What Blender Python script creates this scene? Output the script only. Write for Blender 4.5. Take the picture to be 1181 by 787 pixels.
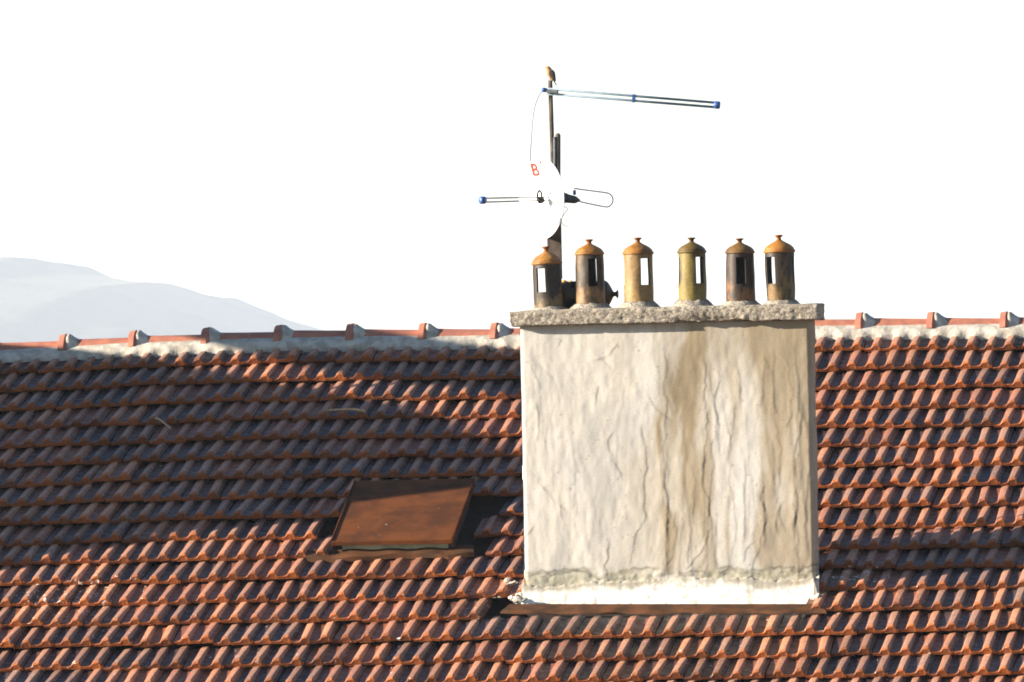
import bpy, bmesh, math, random
import numpy as np
from mathutils import Vector, Matrix, noise as mnoise

R = math.radians
random.seed(7)
rng = np.random.default_rng(7)
for o in list(bpy.data.objects):
    bpy.data.objects.remove(o)
S = bpy.context.scene
COL = S.collection

# ------------------------------------------------------------------ camera
F_PX, PW, PH, DIST = 13662.0, 1181.0, 787.0, 66.0
PSI, PITCH, ROLL = R(8.2), R(0.34), R(1.2)
fw = Vector((-math.sin(PSI) * math.cos(PITCH), math.cos(PSI) * math.cos(PITCH), math.sin(PITCH)))
rt0 = Vector((math.cos(PSI), math.sin(PSI), 0.0))
up0 = rt0.cross(fw)
rt = rt0 * math.cos(ROLL) - up0 * math.sin(ROLL)
up = up0 * math.cos(ROLL) + rt0 * math.sin(ROLL)
CAM = -(fw * F_PX + rt * (770 - PW / 2) - up * (690 - PH / 2)) / F_PX * DIST
cd = bpy.data.cameras.new('camera')
cd.sensor_width = 36.0
cd.lens = 36.0 * F_PX / PW
cd.clip_start = 1.0
cd.clip_end = 40000.0
cam = bpy.data.objects.new('camera', cd)
COL.objects.link(cam)
cam.matrix_world = Matrix(((rt.x, up.x, -fw.x, CAM.x), (rt.y, up.y, -fw.y, CAM.y),
                           (rt.z, up.z, -fw.z, CAM.z), (0, 0, 0, 1)))
S.camera = cam

# ------------------------------------------------------------------ daylight
SUN_EL, SUN_BETA = R(16.0), R(16.0)
S.view_settings.view_transform = 'Standard'
S.view_settings.look = 'None'
S.view_settings.gamma = 1.0
S.view_settings.use_curve_mapping = False
S.view_settings.exposure = 2.08
S.cycles.filter_width = 1.8
world = bpy.data.worlds.new('World')
S.world = world
world.use_nodes = True
wn = world.node_tree
bg = wn.nodes['Background']
bg.inputs['Strength'].default_value = 0.054
sky = wn.nodes.new('ShaderNodeTexSky')
sky.sky_type = 'NISHITA'
sky.sun_disc = False
sky.sun_elevation = SUN_EL
to_sun = Vector((-math.cos(SUN_EL) * math.cos(SUN_BETA), -math.cos(SUN_EL) * math.sin(SUN_BETA), math.sin(SUN_EL)))
sky.sun_rotation = math.atan2(to_sun.x, to_sun.y)
sky.dust_density = 0.2
sky.ozone_density = 2.5
wn.links.new(sky.outputs[0], bg.inputs['Color'])
sl = bpy.data.lights.new('sun', 'SUN')
sl.energy = 5.0
sl.angle = R(0.5)
sl.color = (1.0, 0.88, 0.72)
so = bpy.data.objects.new('sun', sl)
COL.objects.link(so)
so.rotation_euler = to_sun.to_track_quat('Z', 'Y').to_euler()

# ------------------------------------------------------------------ helpers
TH = R(19.0)                       # pitch of the roof
CT, ST = math.cos(TH), math.sin(TH)


def at(px, py, y):
    """the world point on the upright plane Y=y seen at a photo pixel"""
    d = fw * F_PX + rt * (px - PW / 2) - up * (py - PH / 2)
    return CAM + d * ((y - CAM.y) / d.y)


def roof_at(px, py, h=0.0):
    """the (x, s) place on the roof slope, h above its plane, at a photo pixel"""
    d = fw * F_PX + rt * (px - PW / 2) - up * (py - PH / 2)
    n = Vector((0, -ST, CT))
    p = CAM + d * ((h - CAM.dot(n)) / d.dot(n))
    return p.x, (p.y + h * ST) / CT


def rp(x, s, h=0.0):
    return Vector((x, s * CT - h * ST, s * ST + h * CT))


def obj(name, bm, mats, parent=None, smooth=False, world_at=None):
    me = bpy.data.meshes.new(name)
    if isinstance(bm, bmesh.types.BMesh):
        bmesh.ops.recalc_face_normals(bm, faces=bm.faces)
        bm.to_mesh(me)
        bm.free()
    else:
        me = bm
        me.name = name
    for m in (mats if isinstance(mats, (list, tuple)) else [mats]):
        me.materials.append(m)
    if smooth:
        me.polygons.foreach_set('use_smooth', [True] * len(me.polygons))
    o = bpy.data.objects.new(name, me)
    COL.objects.link(o)
    if parent is not None:
        o.parent = parent
    return o


def thing(name, label, cat, loc=(0, 0, 0), rot=(0, 0, 0), group=None):
    o = bpy.data.objects.new(name, None)
    o.empty_display_size = 0.1
    COL.objects.link(o)
    o.location = loc
    o.rotation_euler = rot
    return tag(o, label, cat, group)


def tag(o, label, cat, group=None):
    o['label'] = label
    o['category'] = cat
    if group:
        o['group'] = group
    return o


def add_box(bm, lo, hi, M=None):
    v = [Vector((x, y, z)) for z in (lo[2], hi[2]) for y in (lo[1], hi[1]) for x in (lo[0], hi[0])]
    if M is not None:
        v = [M @ p for p in v]
    b = [bm.verts.new(p) for p in v]
    for f in ((0, 2, 3, 1), (4, 5, 7, 6), (0, 1, 5, 4), (2, 6, 7, 3), (0, 4, 6, 2), (1, 3, 7, 5)):
        bm.faces.new([b[i] for i in f])
    return b


def bevel_box(lo, hi, w, seg=2, M=None):
    bm = bmesh.new()
    add_box(bm, lo, hi, M)
    bmesh.ops.bevel(bm, geom=bm.edges[:], offset=w, segments=seg, affect='EDGES', profile=0.5)
    return bm


def add_tube(bm, pts, rad, n=10, cap=True):
    pts = [Vector(p) for p in pts]
    rads = rad if isinstance(rad, (list, tuple)) else [rad] * len(pts)
    t0 = (pts[1] - pts[0]).normalized()
    ref = Vector((0, 0, 1)) if abs(t0.z) < 0.9 else Vector((1, 0, 0))
    a = t0.cross(ref).normalized()
    rings = []
    for i, p in enumerate(pts):
        t = (pts[min(i + 1, len(pts) - 1)] - pts[max(i - 1, 0)]).normalized()
        a = (a - t * a.dot(t)).normalized()
        b = t.cross(a)
        rings.append([bm.verts.new(p + (a * math.cos(2 * math.pi * k / n) + b * math.sin(2 * math.pi * k / n)) * rads[i])
                      for k in range(n)])
    for r0, r1 in zip(rings, rings[1:]):
        for k in range(n):
            bm.faces.new((r0[k], r0[(k + 1) % n], r1[(k + 1) % n], r1[k]))
    if cap:
        bm.faces.new(rings[0][::-1])
        bm.faces.new(rings[-1])


def add_lathe(bm, prof, n=40, M=None):
    """profile of (radius, z); closes at the ends where radius is 0"""
    rings = []
    for r, z in prof:
        if r < 1e-6:
            p = Vector((0, 0, z))
            rings.append([bm.verts.new(M @ p if M else p)])
        else:
            ring = []
            for k in range(n):
                a = 2 * math.pi * k / n
                p = Vector((r * math.cos(a), r * math.sin(a), z))
                ring.append(bm.verts.new(M @ p if M else p))
            rings.append(ring)
    for r0, r1 in zip(rings, rings[1:]):
        if len(r0) == 1 and len(r1) == 1:
            continue
        for k in range(n):
            k2 = (k + 1) % n
            if len(r0) == 1:
                bm.faces.new((r0[0], r1[k2], r1[k]))
            elif len(r1) == 1:
                bm.faces.new((r0[k], r0[k2], r1[0]))
            else:
                bm.faces.new((r0[k], r0[k2], r1[k2], r1[k]))


# ---- numpy value noise
def _hash(ix, iy, iz, seed):
    h = (ix.astype(np.int64) * 374761393 + iy.astype(np.int64) * 668265263 + iz.astype(np.int64) * 2147483647 + seed * 974634533)
    h = (h ^ (h >> 13)) * 1274126177
    h = h & 0x7fffffff
    h = (h ^ (h >> 16)) & 0xffffff
    return h / float(0xffffff)


def vnoise(x, y, z=0.0, seed=0):
    x, y, z = np.broadcast_arrays(np.asarray(x, float), np.asarray(y, float), np.asarray(z, float))
    ix, iy, iz = np.floor(x), np.floor(y), np.floor(z)
    f = [v - i for v, i in ((x, ix), (y, iy), (z, iz))]
    f = [t * t * (3 - 2 * t) for t in f]
    out = 0
    for a in (0, 1):
        for b in (0, 1):
            for c in (0, 1):
                w = (f[0] if a else 1 - f[0]) * (f[1] if b else 1 - f[1]) * (f[2] if c else 1 - f[2])
                out = out + w * _hash(ix + a, iy + b, iz + c, seed)
    return out


def fbm(x, y, z=0.0, oct=4, seed=0):
    s, a, t = 0, 0.5, 0
    for k in range(oct):
        s = s + a * vnoise(np.asarray(x) * 2 ** k, np.asarray(y) * 2 ** k, np.asarray(z) * 2 ** k, seed + k)
        t += a
        a *= 0.5
    return s / t


def sstep(a, b, x):
    t = np.clip((x - a) / (b - a), 0, 1)
    return t * t * (3 - 2 * t)


def mesh_np(name, V, F):
    me = bpy.data.meshes.new(name)
    V = np.asarray(V, np.float32)
    F = np.asarray(F, np.int32)
    me.vertices.add(len(V))
    me.vertices.foreach_set('co', V.ravel())
    me.loops.add(F.size)
    me.loops.foreach_set('vertex_index', F.ravel())
    me.polygons.add(len(F))
    me.polygons.foreach_set('loop_start', np.arange(0, F.size, F.shape[1], dtype=np.int32))
    me.update(calc_edges=True)
    return me


def set_col(me, name, rgb):
    c = np.ones((len(me.vertices), 4), np.float32)
    c[:, :3] = rgb
    a = me.attributes.new(name, 'FLOAT_COLOR', 'POINT')
    a.data.foreach_set('color', c.ravel())


def set_val(me, name, v):
    a = me.attributes.new(name, 'FLOAT', 'POINT')
    a.data.foreach_set('value', np.asarray(v, np.float32))


def box_grid(lo, hi, step):
    """a closed box as a fine grid: vertices, quads"""
    n = [max(1, int(round((hi[i] - lo[i]) / step))) for i in range(3)]
    idx, V, F = {}, [], []

    def vid(i, j, k):
        key = (i, j, k)
        if key not in idx:
            idx[key] = len(V)
            V.append([lo[a] + (hi[a] - lo[a]) * q / n[a] for a, q in enumerate(key)])
        return idx[key]
    for i in range(n[0]):
        for k in range(n[2]):
            F.append((vid(i, 0, k), vid(i + 1, 0, k), vid(i + 1, 0, k + 1), vid(i, 0, k + 1)))
            F.append((vid(i, n[1], k), vid(i, n[1], k + 1), vid(i + 1, n[1], k + 1), vid(i + 1, n[1], k)))
    for j in range(n[1]):
        for k in range(n[2]):
            F.append((vid(0, j, k), vid(0, j, k + 1), vid(0, j + 1, k + 1), vid(0, j + 1, k)))
            F.append((vid(n[0], j, k), vid(n[0], j + 1, k), vid(n[0], j + 1, k + 1), vid(n[0], j, k + 1)))
    for i in range(n[0]):
        for j in range(n[1]):
            F.append((vid(i, j, 0), vid(i, j + 1, 0), vid(i + 1, j + 1, 0), vid(i + 1, j, 0)))
            F.append((vid(i, j, n[2]), vid(i + 1, j, n[2]), vid(i + 1, j + 1, n[2]), vid(i, j + 1, n[2])))
    return np.array(V), np.array(F)


# ---- materials
class NT:
    def __init__(self, name):
        self.m = bpy.data.materials.new(name)
        self.m.use_nodes = True
        self.t = self.m.node_tree
        self.b = self.t.nodes['Principled BSDF']
        self.o = self.t.nodes['Material Output']

    def n(self, typ, **kw):
        nd = self.t.nodes.new(typ)
        for k, v in kw.items():
            setattr(nd, k, v)
        return nd

    def l(self, a, b):
        self.t.links.new(a, b)

    def noise(self, scale, detail=4, rough=0.55, vec=None):
        nd = self.n('ShaderNodeTexNoise')
        nd.inputs['Scale'].default_value = scale
        nd.inputs['Detail'].default_value = detail
        nd.inputs['Roughness'].default_value = rough
        if vec is None:
            vec = self.n('ShaderNodeTexCoord').outputs['Object']
        self.l(vec, nd.inputs['Vector'])
        return nd.outputs['Fac']

    def math(self, op, a, b=None, c=None):
        nd = self.n('ShaderNodeMath', operation=op)
        for i, v in enumerate((a, b, c)):
            if v is None:
                continue
            if isinstance(v, (int, float)):
                nd.inputs[i].default_value = v
            else:
                self.l(v, nd.inputs[i])
        return nd.outputs[0]

    def ramp(self, f, a, b, lo=0.0, hi=1.0):
        nd = self.n('ShaderNodeMapRange')
        nd.interpolation_type = 'SMOOTHSTEP'
        self.l(f, nd.inputs[0])
        for i, v in enumerate((a, b, lo, hi)):
            nd.inputs[1 + i].default_value = v
        return nd.outputs[0]

    def mix(self, f, a, b, mode='MIX'):
        nd = self.n('ShaderNodeMix', data_type='RGBA', blend_type=mode)
        for s, v in ((nd.inputs[0], f), (nd.inputs[6], a), (nd.inputs[7], b)):
            if isinstance(v, (int, float)):
                s.default_value = v
            elif isinstance(v, tuple):
                s.default_value = (*v, 1)
            else:
                self.l(v, s)
        return nd.outputs[2]

    def attr(self, name, out='Color'):
        nd = self.n('ShaderNodeAttribute', attribute_name=name)
        return nd.outputs[out]

    def done(self, col, rough=0.7, metal=0.0, bump=None, dist=0.003, strength=0.5, spec=0.5):
        if isinstance(col, tuple):
            self.b.inputs['Base Color'].default_value = (*col, 1)
        else:
            self.l(col, self.b.inputs['Base Color'])
        if isinstance(rough, (int, float)):
            self.b.inputs['Roughness'].default_value = rough
        else:
            self.l(rough, self.b.inputs['Roughness'])
        self.b.inputs['Metallic'].default_value = metal
        self.b.inputs['Specular IOR Level'].default_value = spec
        if bump is not None:
            bn = self.n('ShaderNodeBump')
            bn.inputs['Distance'].default_value = dist
            bn.inputs['Strength'].default_value = strength
            self.l(bump, bn.inputs['Height'])
            self.l(bn.outputs[0], self.b.inputs['Normal'])
        return self.m


def speckled(name, a, b, scale=30, rough=0.7, metal=0.0, dist=0.002, strength=0.4, lo=0.35, hi=0.65, spec=0.5):
    t = NT(name)
    f = t.ramp(t.noise(scale, 5), lo, hi)
    return t.done(t.mix(f, a, b), rough, metal, t.noise(scale * 3, 4), dist, strength, spec)


# clay roof tile: colour per vertex, fine mottling, lichen and lime splashes
t = NT('clay_tile')
base = t.attr('tint')
fine = t.ramp(t.noise(55, 5, 0.65), 0.3, 0.72, 0.72, 1.22)
g = t.n('ShaderNodeCombineColor')
for i in range(3):
    t.l(fine, g.inputs[i])
c1 = t.mix(1.0, base, g.outputs[0], 'MULTIPLY')
dirt = t.math('MULTIPLY', t.ramp(t.noise(14, 5, 0.6), 0.52, 0.75), 0.45)
c2 = t.mix(dirt, c1, (0.075, 0.06, 0.055))
spots = t.math('GREATER_THAN', t.math('ADD', t.noise(34, 3, 0.6), t.math('MULTIPLY', t.attr('lime', 'Fac'), 0.24)), 0.77)
c3 = t.mix(spots, c2, (0.62, 0.60, 0.55))
tile_mat = t.done(c3, t.ramp(t.noise(20, 3), 0.3, 0.7, 0.42, 0.68), 0, t.noise(160, 4), 0.0015, 0.5, 0.26)

# aged render of the chimney: colour per vertex from the plaster's stains, fine grain
t = NT('old_render')
grain = t.ramp(t.noise(120, 4, 0.7), 0.25, 0.75, 0.88, 1.1)
g = t.n('ShaderNodeCombineColor')
for i in range(3):
    t.l(grain, g.inputs[i])
render_mat = t.done(t.mix(1.0, t.attr('tint'), g.outputs[0], 'MULTIPLY'), 0.9, 0, t.noise(260, 3), 0.001, 0.5, 0.2)

t = NT('pebbly_concrete')
grain = t.noise(85, 6, 0.75)
c = t.mix(t.ramp(grain, 0.38, 0.62), (0.115, 0.095, 0.075), (0.37, 0.33, 0.265))
c = t.mix(t.ramp(t.noise(9, 4), 0.5, 0.72, 0, 0.65), c, (0.16, 0.125, 0.09))
concrete_mat = t.done(c, 0.95, 0, grain, 0.006, 0.8, 0.2)

mortar_mat = speckled('lime_mortar', (0.27, 0.245, 0.205), (0.42, 0.39, 0.335), 16, 0.95, 0, 0.006, 0.7, spec=0.2)
lime_mat = speckled('white_limewash', (0.26, 0.235, 0.19), (0.68, 0.66, 0.61), 16, 0.9, 0, 0.004, 0.6, 0.36, 0.48, spec=0.2)
debris_mat = speckled('mortar_crumbs', (0.16, 0.14, 0.115), (0.50, 0.47, 0.41), 28, 0.95, 0, 0.004, 0.7)
ridge_mat = speckled('ridge_clay', (0.34, 0.125, 0.07), (0.24, 0.085, 0.055), 14, 0.7, 0, 0.003, 0.4)
deck_mat = speckled('roof_boards', (0.018, 0.013, 0.011), (0.028, 0.02, 0.016), 12, 0.95, spec=0.1)
wall_mat = speckled('house_render', (0.42, 0.38, 0.31), (0.5, 0.46, 0.39), 4, 0.9, 0, 0.004, 0.4)
t = NT('rusty_sheet')
f = t.noise(5, 6, 0.65)
c = t.mix(t.ramp(f, 0.36, 0.64), (0.048, 0.016, 0.005), (0.100, 0.031, 0.007))
c = t.mix(t.ramp(t.noise(24, 4), 0.60, 0.70, 0, 0.6), c, (0.045, 0.018, 0.008))
c = t.mix(t.math('GREATER_THAN', t.noise(30, 1), 0.785), c, (0.4, 0.36, 0.3))
rust_mat = t.done(c, 0.8, 0.0, t.noise(60, 4), 0.001, 0.4, 0.12)
flash_mat = speckled('rusty_flashing', (0.040, 0.019, 0.009), (0.085, 0.034, 0.013), 9, 0.8, 0, 0.003, 0.4, spec=0.12)
green_mat = speckled('faded_green_paint', (0.27, 0.29, 0.20), (0.38, 0.39, 0.29), 14, 0.6)
pot_mat_t = NT('glazed_terracotta')
gr = pot_mat_t.ramp(pot_mat_t.noise(70, 5, 0.65), 0.3, 0.7, 0.72, 1.2)
g = pot_mat_t.n('ShaderNodeCombineColor')
for i in range(3):
    pot_mat_t.l(gr, g.inputs[i])
pot_mat = pot_mat_t.done(pot_mat_t.mix(1.0, pot_mat_t.attr('tint'), g.outputs[0], 'MULTIPLY'), 0.52, 0,
                         pot_mat_t.noise(60, 5), 0.002, 0.6, 0.25)
galv_mat = speckled('dull_galvanised_steel', (0.07, 0.08, 0.09), (0.13, 0.145, 0.155), 60, 0.6, 0.0, spec=0.3)
alu_mat = speckled('grey_aluminium_rod', (0.09, 0.13, 0.175), (0.13, 0.175, 0.22), 40, 0.6, 0.0, spec=0.3)
pole_mat = speckled('weathered_brown_pole', (0.045, 0.034, 0.027), (0.095, 0.074, 0.058), 18, 0.85, 0, spec=0.2)
darkm_mat = speckled('dark_bracket_steel', (0.030, 0.032, 0.038), (0.06, 0.062, 0.07), 40, 0.6, 0.3)
black_mat = speckled('black_plastic', (0.010, 0.010, 0.011), (0.016, 0.016, 0.017), 50, 0.7, spec=0.15)
blue_mat = speckled('blue_plastic', (0.012, 0.05, 0.19), (0.02, 0.08, 0.26), 50, 0.45)
dish_mat = speckled('white_dish_paint', (0.76, 0.77, 0.77), (0.82, 0.82, 0.81), 20, 0.5)
red_mat = speckled('red_lettering', (0.42, 0.012, 0.006), (0.46, 0.016, 0.008), 40, 0.6)
cable_mat = speckled('pale_cable_sheath', (0.26, 0.30, 0.38), (0.31, 0.35, 0.43), 40, 0.5)
breast_mat = speckled('buff_feathers', (0.27, 0.115, 0.035), (0.38, 0.18, 0.07), 220, 0.9)
wing_mat = speckled('grey_brown_feathers', (0.028, 0.022, 0.022), (0.06, 0.048, 0.044), 260, 0.9, spec=0.2)
beak_mat = speckled('dark_beak', (0.05, 0.04, 0.035), (0.07, 0.055, 0.05), 90, 0.5)
wood_mat = speckled('dry_stick', (0.33, 0.20, 0.10), (0.46, 0.30, 0.16), 60, 0.9)

# ------------------------------------------------------------------ ground and far hills
t = NT('plain_soil')
c = t.mix(t.ramp(t.noise(0.004, 6), 0.4, 0.6), (0.07, 0.075, 0.04), (0.17, 0.14, 0.09))
ground_mat = t.done(c, 0.95, 0, t.noise(0.3, 4), 0.3, 0.5, 0.2)
t = NT('scrub_hillside')
c = t.mix(t.ramp(t.noise(0.006, 6), 0.42, 0.58), (0.06, 0.07, 0.04), (0.17, 0.145, 0.10))
hill_mat = t.done(c, 0.95, 0, t.noise(0.02, 5), 8.0, 0.6, 0.2)
bm = bmesh.new()
ring = [bm.verts.new((9500 * math.cos(a), 9500 * math.sin(a), -11.0)) for a in np.linspace(0, 2 * math.pi, 64, endpoint=False)]
bm.faces.new(ring)
ground = obj('ground', bm, ground_mat)
ground['kind'] = 'structure'

HY = 6200.0
skyline = [(-600, 318), (-400, 330), (-250, 309), (-120, 316), (-40, 308), (0, 299), (16, 294), (30, 296), (50, 304), (75, 312),
           (110, 317), (150, 322), (185, 323), (212, 336), (248, 353), (278, 361), (308, 376), (340, 396), (420, 415),
           (560, 425), (800, 450), (1100, 462), (1500, 470)]
pts = [at(px, py, HY) for px, py in skyline]
hx = np.array([p.x for p in pts])
hz = np.array([p.z for p in pts])
nx, ny = 240, 46
gx = np.linspace(hx[0], hx[-1], nx)
yy = np.linspace(-1, 1, ny)
GX, GV = np.meshgrid(gx, yy, indexing='ij')
crest = np.interp(GX, hx, hz) + 11.0
nz = fbm(GX / 130, GV * 4, 0, 5, 3) - 0.5
prof = np.where(GV < 0, sstep(-1.0, 0.0, GV), 1 - sstep(0, 1.0, GV))
gully = (1 - np.abs(GV * 0)) * 1.0
GZ = -11.5 + crest * prof * (1 + nz * 0.55 * np.clip(np.abs(GV) * 3, 0, 1)) + 2.2 * (fbm(GX / 28, GV * 9, 0, 3, 9) - 0.5) * prof
GY = HY + GV * np.where(GV < 0, 1500, 1200) * 1.0
V = np.stack([GX, GY, GZ], -1).reshape(-1, 3)
I = np.arange(nx * ny).reshape(nx, ny)
F = np.stack([I[:-1, :-1], I[1:, :-1], I[1:, 1:], I[:-1, 1:]], -1).reshape(-1, 4)
hills = obj('hills', mesh_np('hills', V, F), hill_mat, smooth=True)
hills['kind'] = 'structure'

# the air that fades the hills
bm = bmesh.new()
add_box(bm, (-9700, -9700, -12.2), (9700, 9700, 135.0))
hz_m = bpy.data.materials.new('haze_air')
hz_m.use_nodes = True
ht = hz_m.node_tree
ht.nodes.remove(ht.nodes['Principled BSDF'])
pv = ht.nodes.new('ShaderNodeVolumePrincipled')
pv.inputs['Color'].default_value = (0.78, 0.865, 0.99, 1)
pv.inputs['Density'].default_value = 0.00012
pv.inputs['Anisotropy'].default_value = 0.0
ht.links.new(pv.outputs[0], ht.nodes['Material Output'].inputs['Volume'])
haze = obj('haze', bm, hz_m)
haze['kind'] = 'stuff'

# ------------------------------------------------------------------ the house
house = thing('tiled_house', 'house roof of weathered orange and purple-brown interlocking clay tiles below a mortared ridge', 'house')
XL, XR = -9.4, 5.2
S_LO, S_RIDGE = -2.9, 4.56


def sag(x, s):
    return -0.028 * sstep(-3.6, -4.9, x) * sstep(1.0, 4.6, s) + 0.008 * np.sin(np.asarray(x) * 2.1 + 1.0) * sstep(-1, 3, s)


# body below the tiles
bm = bmesh.new()
prof = [rp(0, S_LO, -0.06), rp(0, S_RIDGE, -0.06)]
yb = 2 * prof[1].y - prof[0].y
sec = [(prof[0].y, prof[0].z), (prof[1].y, prof[1].z), (yb, prof[0].z), (yb, prof[0].z - 0.12), (prof[1].y, prof[1].z - 0.12), (prof[0].y, prof[0].z - 0.12)]
a = [bm.verts.new((XL, y, z)) for y, z in sec]
b = [bm.verts.new((XR, y, z)) for y, z in sec]
for i in range(6):
    j = (i + 1) % 6
    bm.faces.new((a[i], a[j], b[j], b[i]))
bm.faces.new((a[0], a[1], a[4], a[5])); bm.faces.new((a[1], a[2], a[3], a[4]))
bm.faces.new((b[5], b[4], b[1], b[0])); bm.faces.new((b[4], b[3], b[2], b[1]))
obj('roof_deck', bm, deck_mat, house)
bm = bmesh.new()
zt = prof[0].z - 0.125
y0, y1, yr, zr = prof[0].y + 0.45, yb - 0.45, prof[1].y, prof[1].z - 0.125
za = zt + 0.45 * math.tan(TH)
sec = [(y0, -11.2), (y0, za), (yr, zr), (y1, za), (y1, -11.2)]
a = [bm.verts.new((XL + 0.3, y, z)) for y, z in sec]
b = [bm.verts.new((XR - 0.3, y, z)) for y, z in sec]
for i in range(5):
    j = (i + 1) % 5
    bm.faces.new((a[i], a[j], b[j], b[i]))
bm.faces.new(a[::-1]); bm.faces.new(b)
obj('wall', bm, wall_mat, house)

# ---- tile template: width .225, laid .345, two ribs, thick front lip
TW, TL = 0.225, 0.405
half = TW / 2
hp = [(0.000, 0.0000), (0.014, -0.0024), (0.034, -0.0016), (0.041, 0.0010), (0.0440, 0.0060), (0.0510, 0.0205), (0.0535, 0.0235),
      (0.068, 0.0280), (0.083, 0.0305), (0.0875, 0.0290), (0.0935, 0.0100), (0.097, 0.0015)]
us, hs, kind = [], [], []
for q in (0, 1):
    for u, h in hp:
        us.append(u + q * half)
        hs.append(h)
us.append(TW - 0.0015); hs.append(0.003)
us = np.array(us); hs = np.array(hs)
us[0] = 0.001
nu = len(us)
THK = 0.027
tv, tint_t, tlip = [], [], []
vs = [(-0.006, 'bot'), (0.0, 'mid'), (0.004, 'edge'), (0.016, 'top'), (0.05, 'top'), (0.12, 'top'), (0.20, 'top'), (0.28, 'top'), (0.345, 'top'), (TL, 'top')]
rows = []
for v, k in vs:
    row = []
    for u, h in zip(us, hs):
        ribf = max(h, 0) / 0.0305
        taper = 1.0 - 0.55 * min(max(v, 0) / TL, 1)
        if k == 'bot':
            p = (u, 0.004, 0.005); lip = 1.0
        elif k == 'mid':
            p = (u, 0.000, THK - 0.005 + h * 0.66 - 0.001 * (1 - ribf)); lip = 1.0
        elif k == 'edge':
            p = (u, 0.006 + 0.004 * ribf, THK - 0.002 + h * 0.86 - 0.002 * (1 - ribf)); lip = 0.75
        else:
            p = (u, v, THK + h * taper); lip = 0.25 if v < 0.02 else 0.0
        row.append(len(tv)); tv.append(p); tlip.append((lip, float(sstep(0.003, 0.011, h)), v))
    rows.append(row)
tf = []
for r0, r1 in zip(rows, rows[1:]):
    for k in range(nu - 1):
        tf.append((r0[k], r0[k + 1], r1[k + 1], r1[k]))
for side in (0, -1):                                  # skirts down both edges
    top = [r[side] for r in rows]
    low = []
    for i, ti in enumerate(top):
        low.append(len(tv)); tv.append((tv[ti][0], tv[ti][1], -0.005)); tlip.append((tlip[ti][0], 0.0, tlip[ti][2]))
    for i in range(len(top) - 1):
        q = (top[i], top[i + 1], low[i + 1], low[i])
        tf.append(q if side == 0 else q[::-1])
tv = np.array(tv); tf = np.array(tf); tlip = np.array(tlip)

CH_X0, CH_X1, CH_D = -0.803, 0.832, 0.20              # chimney footprint (front on y = 0)
cols = np.arange(-7.0 - 10 * TW, 4.95, TW)
S0 = 4.166
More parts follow.
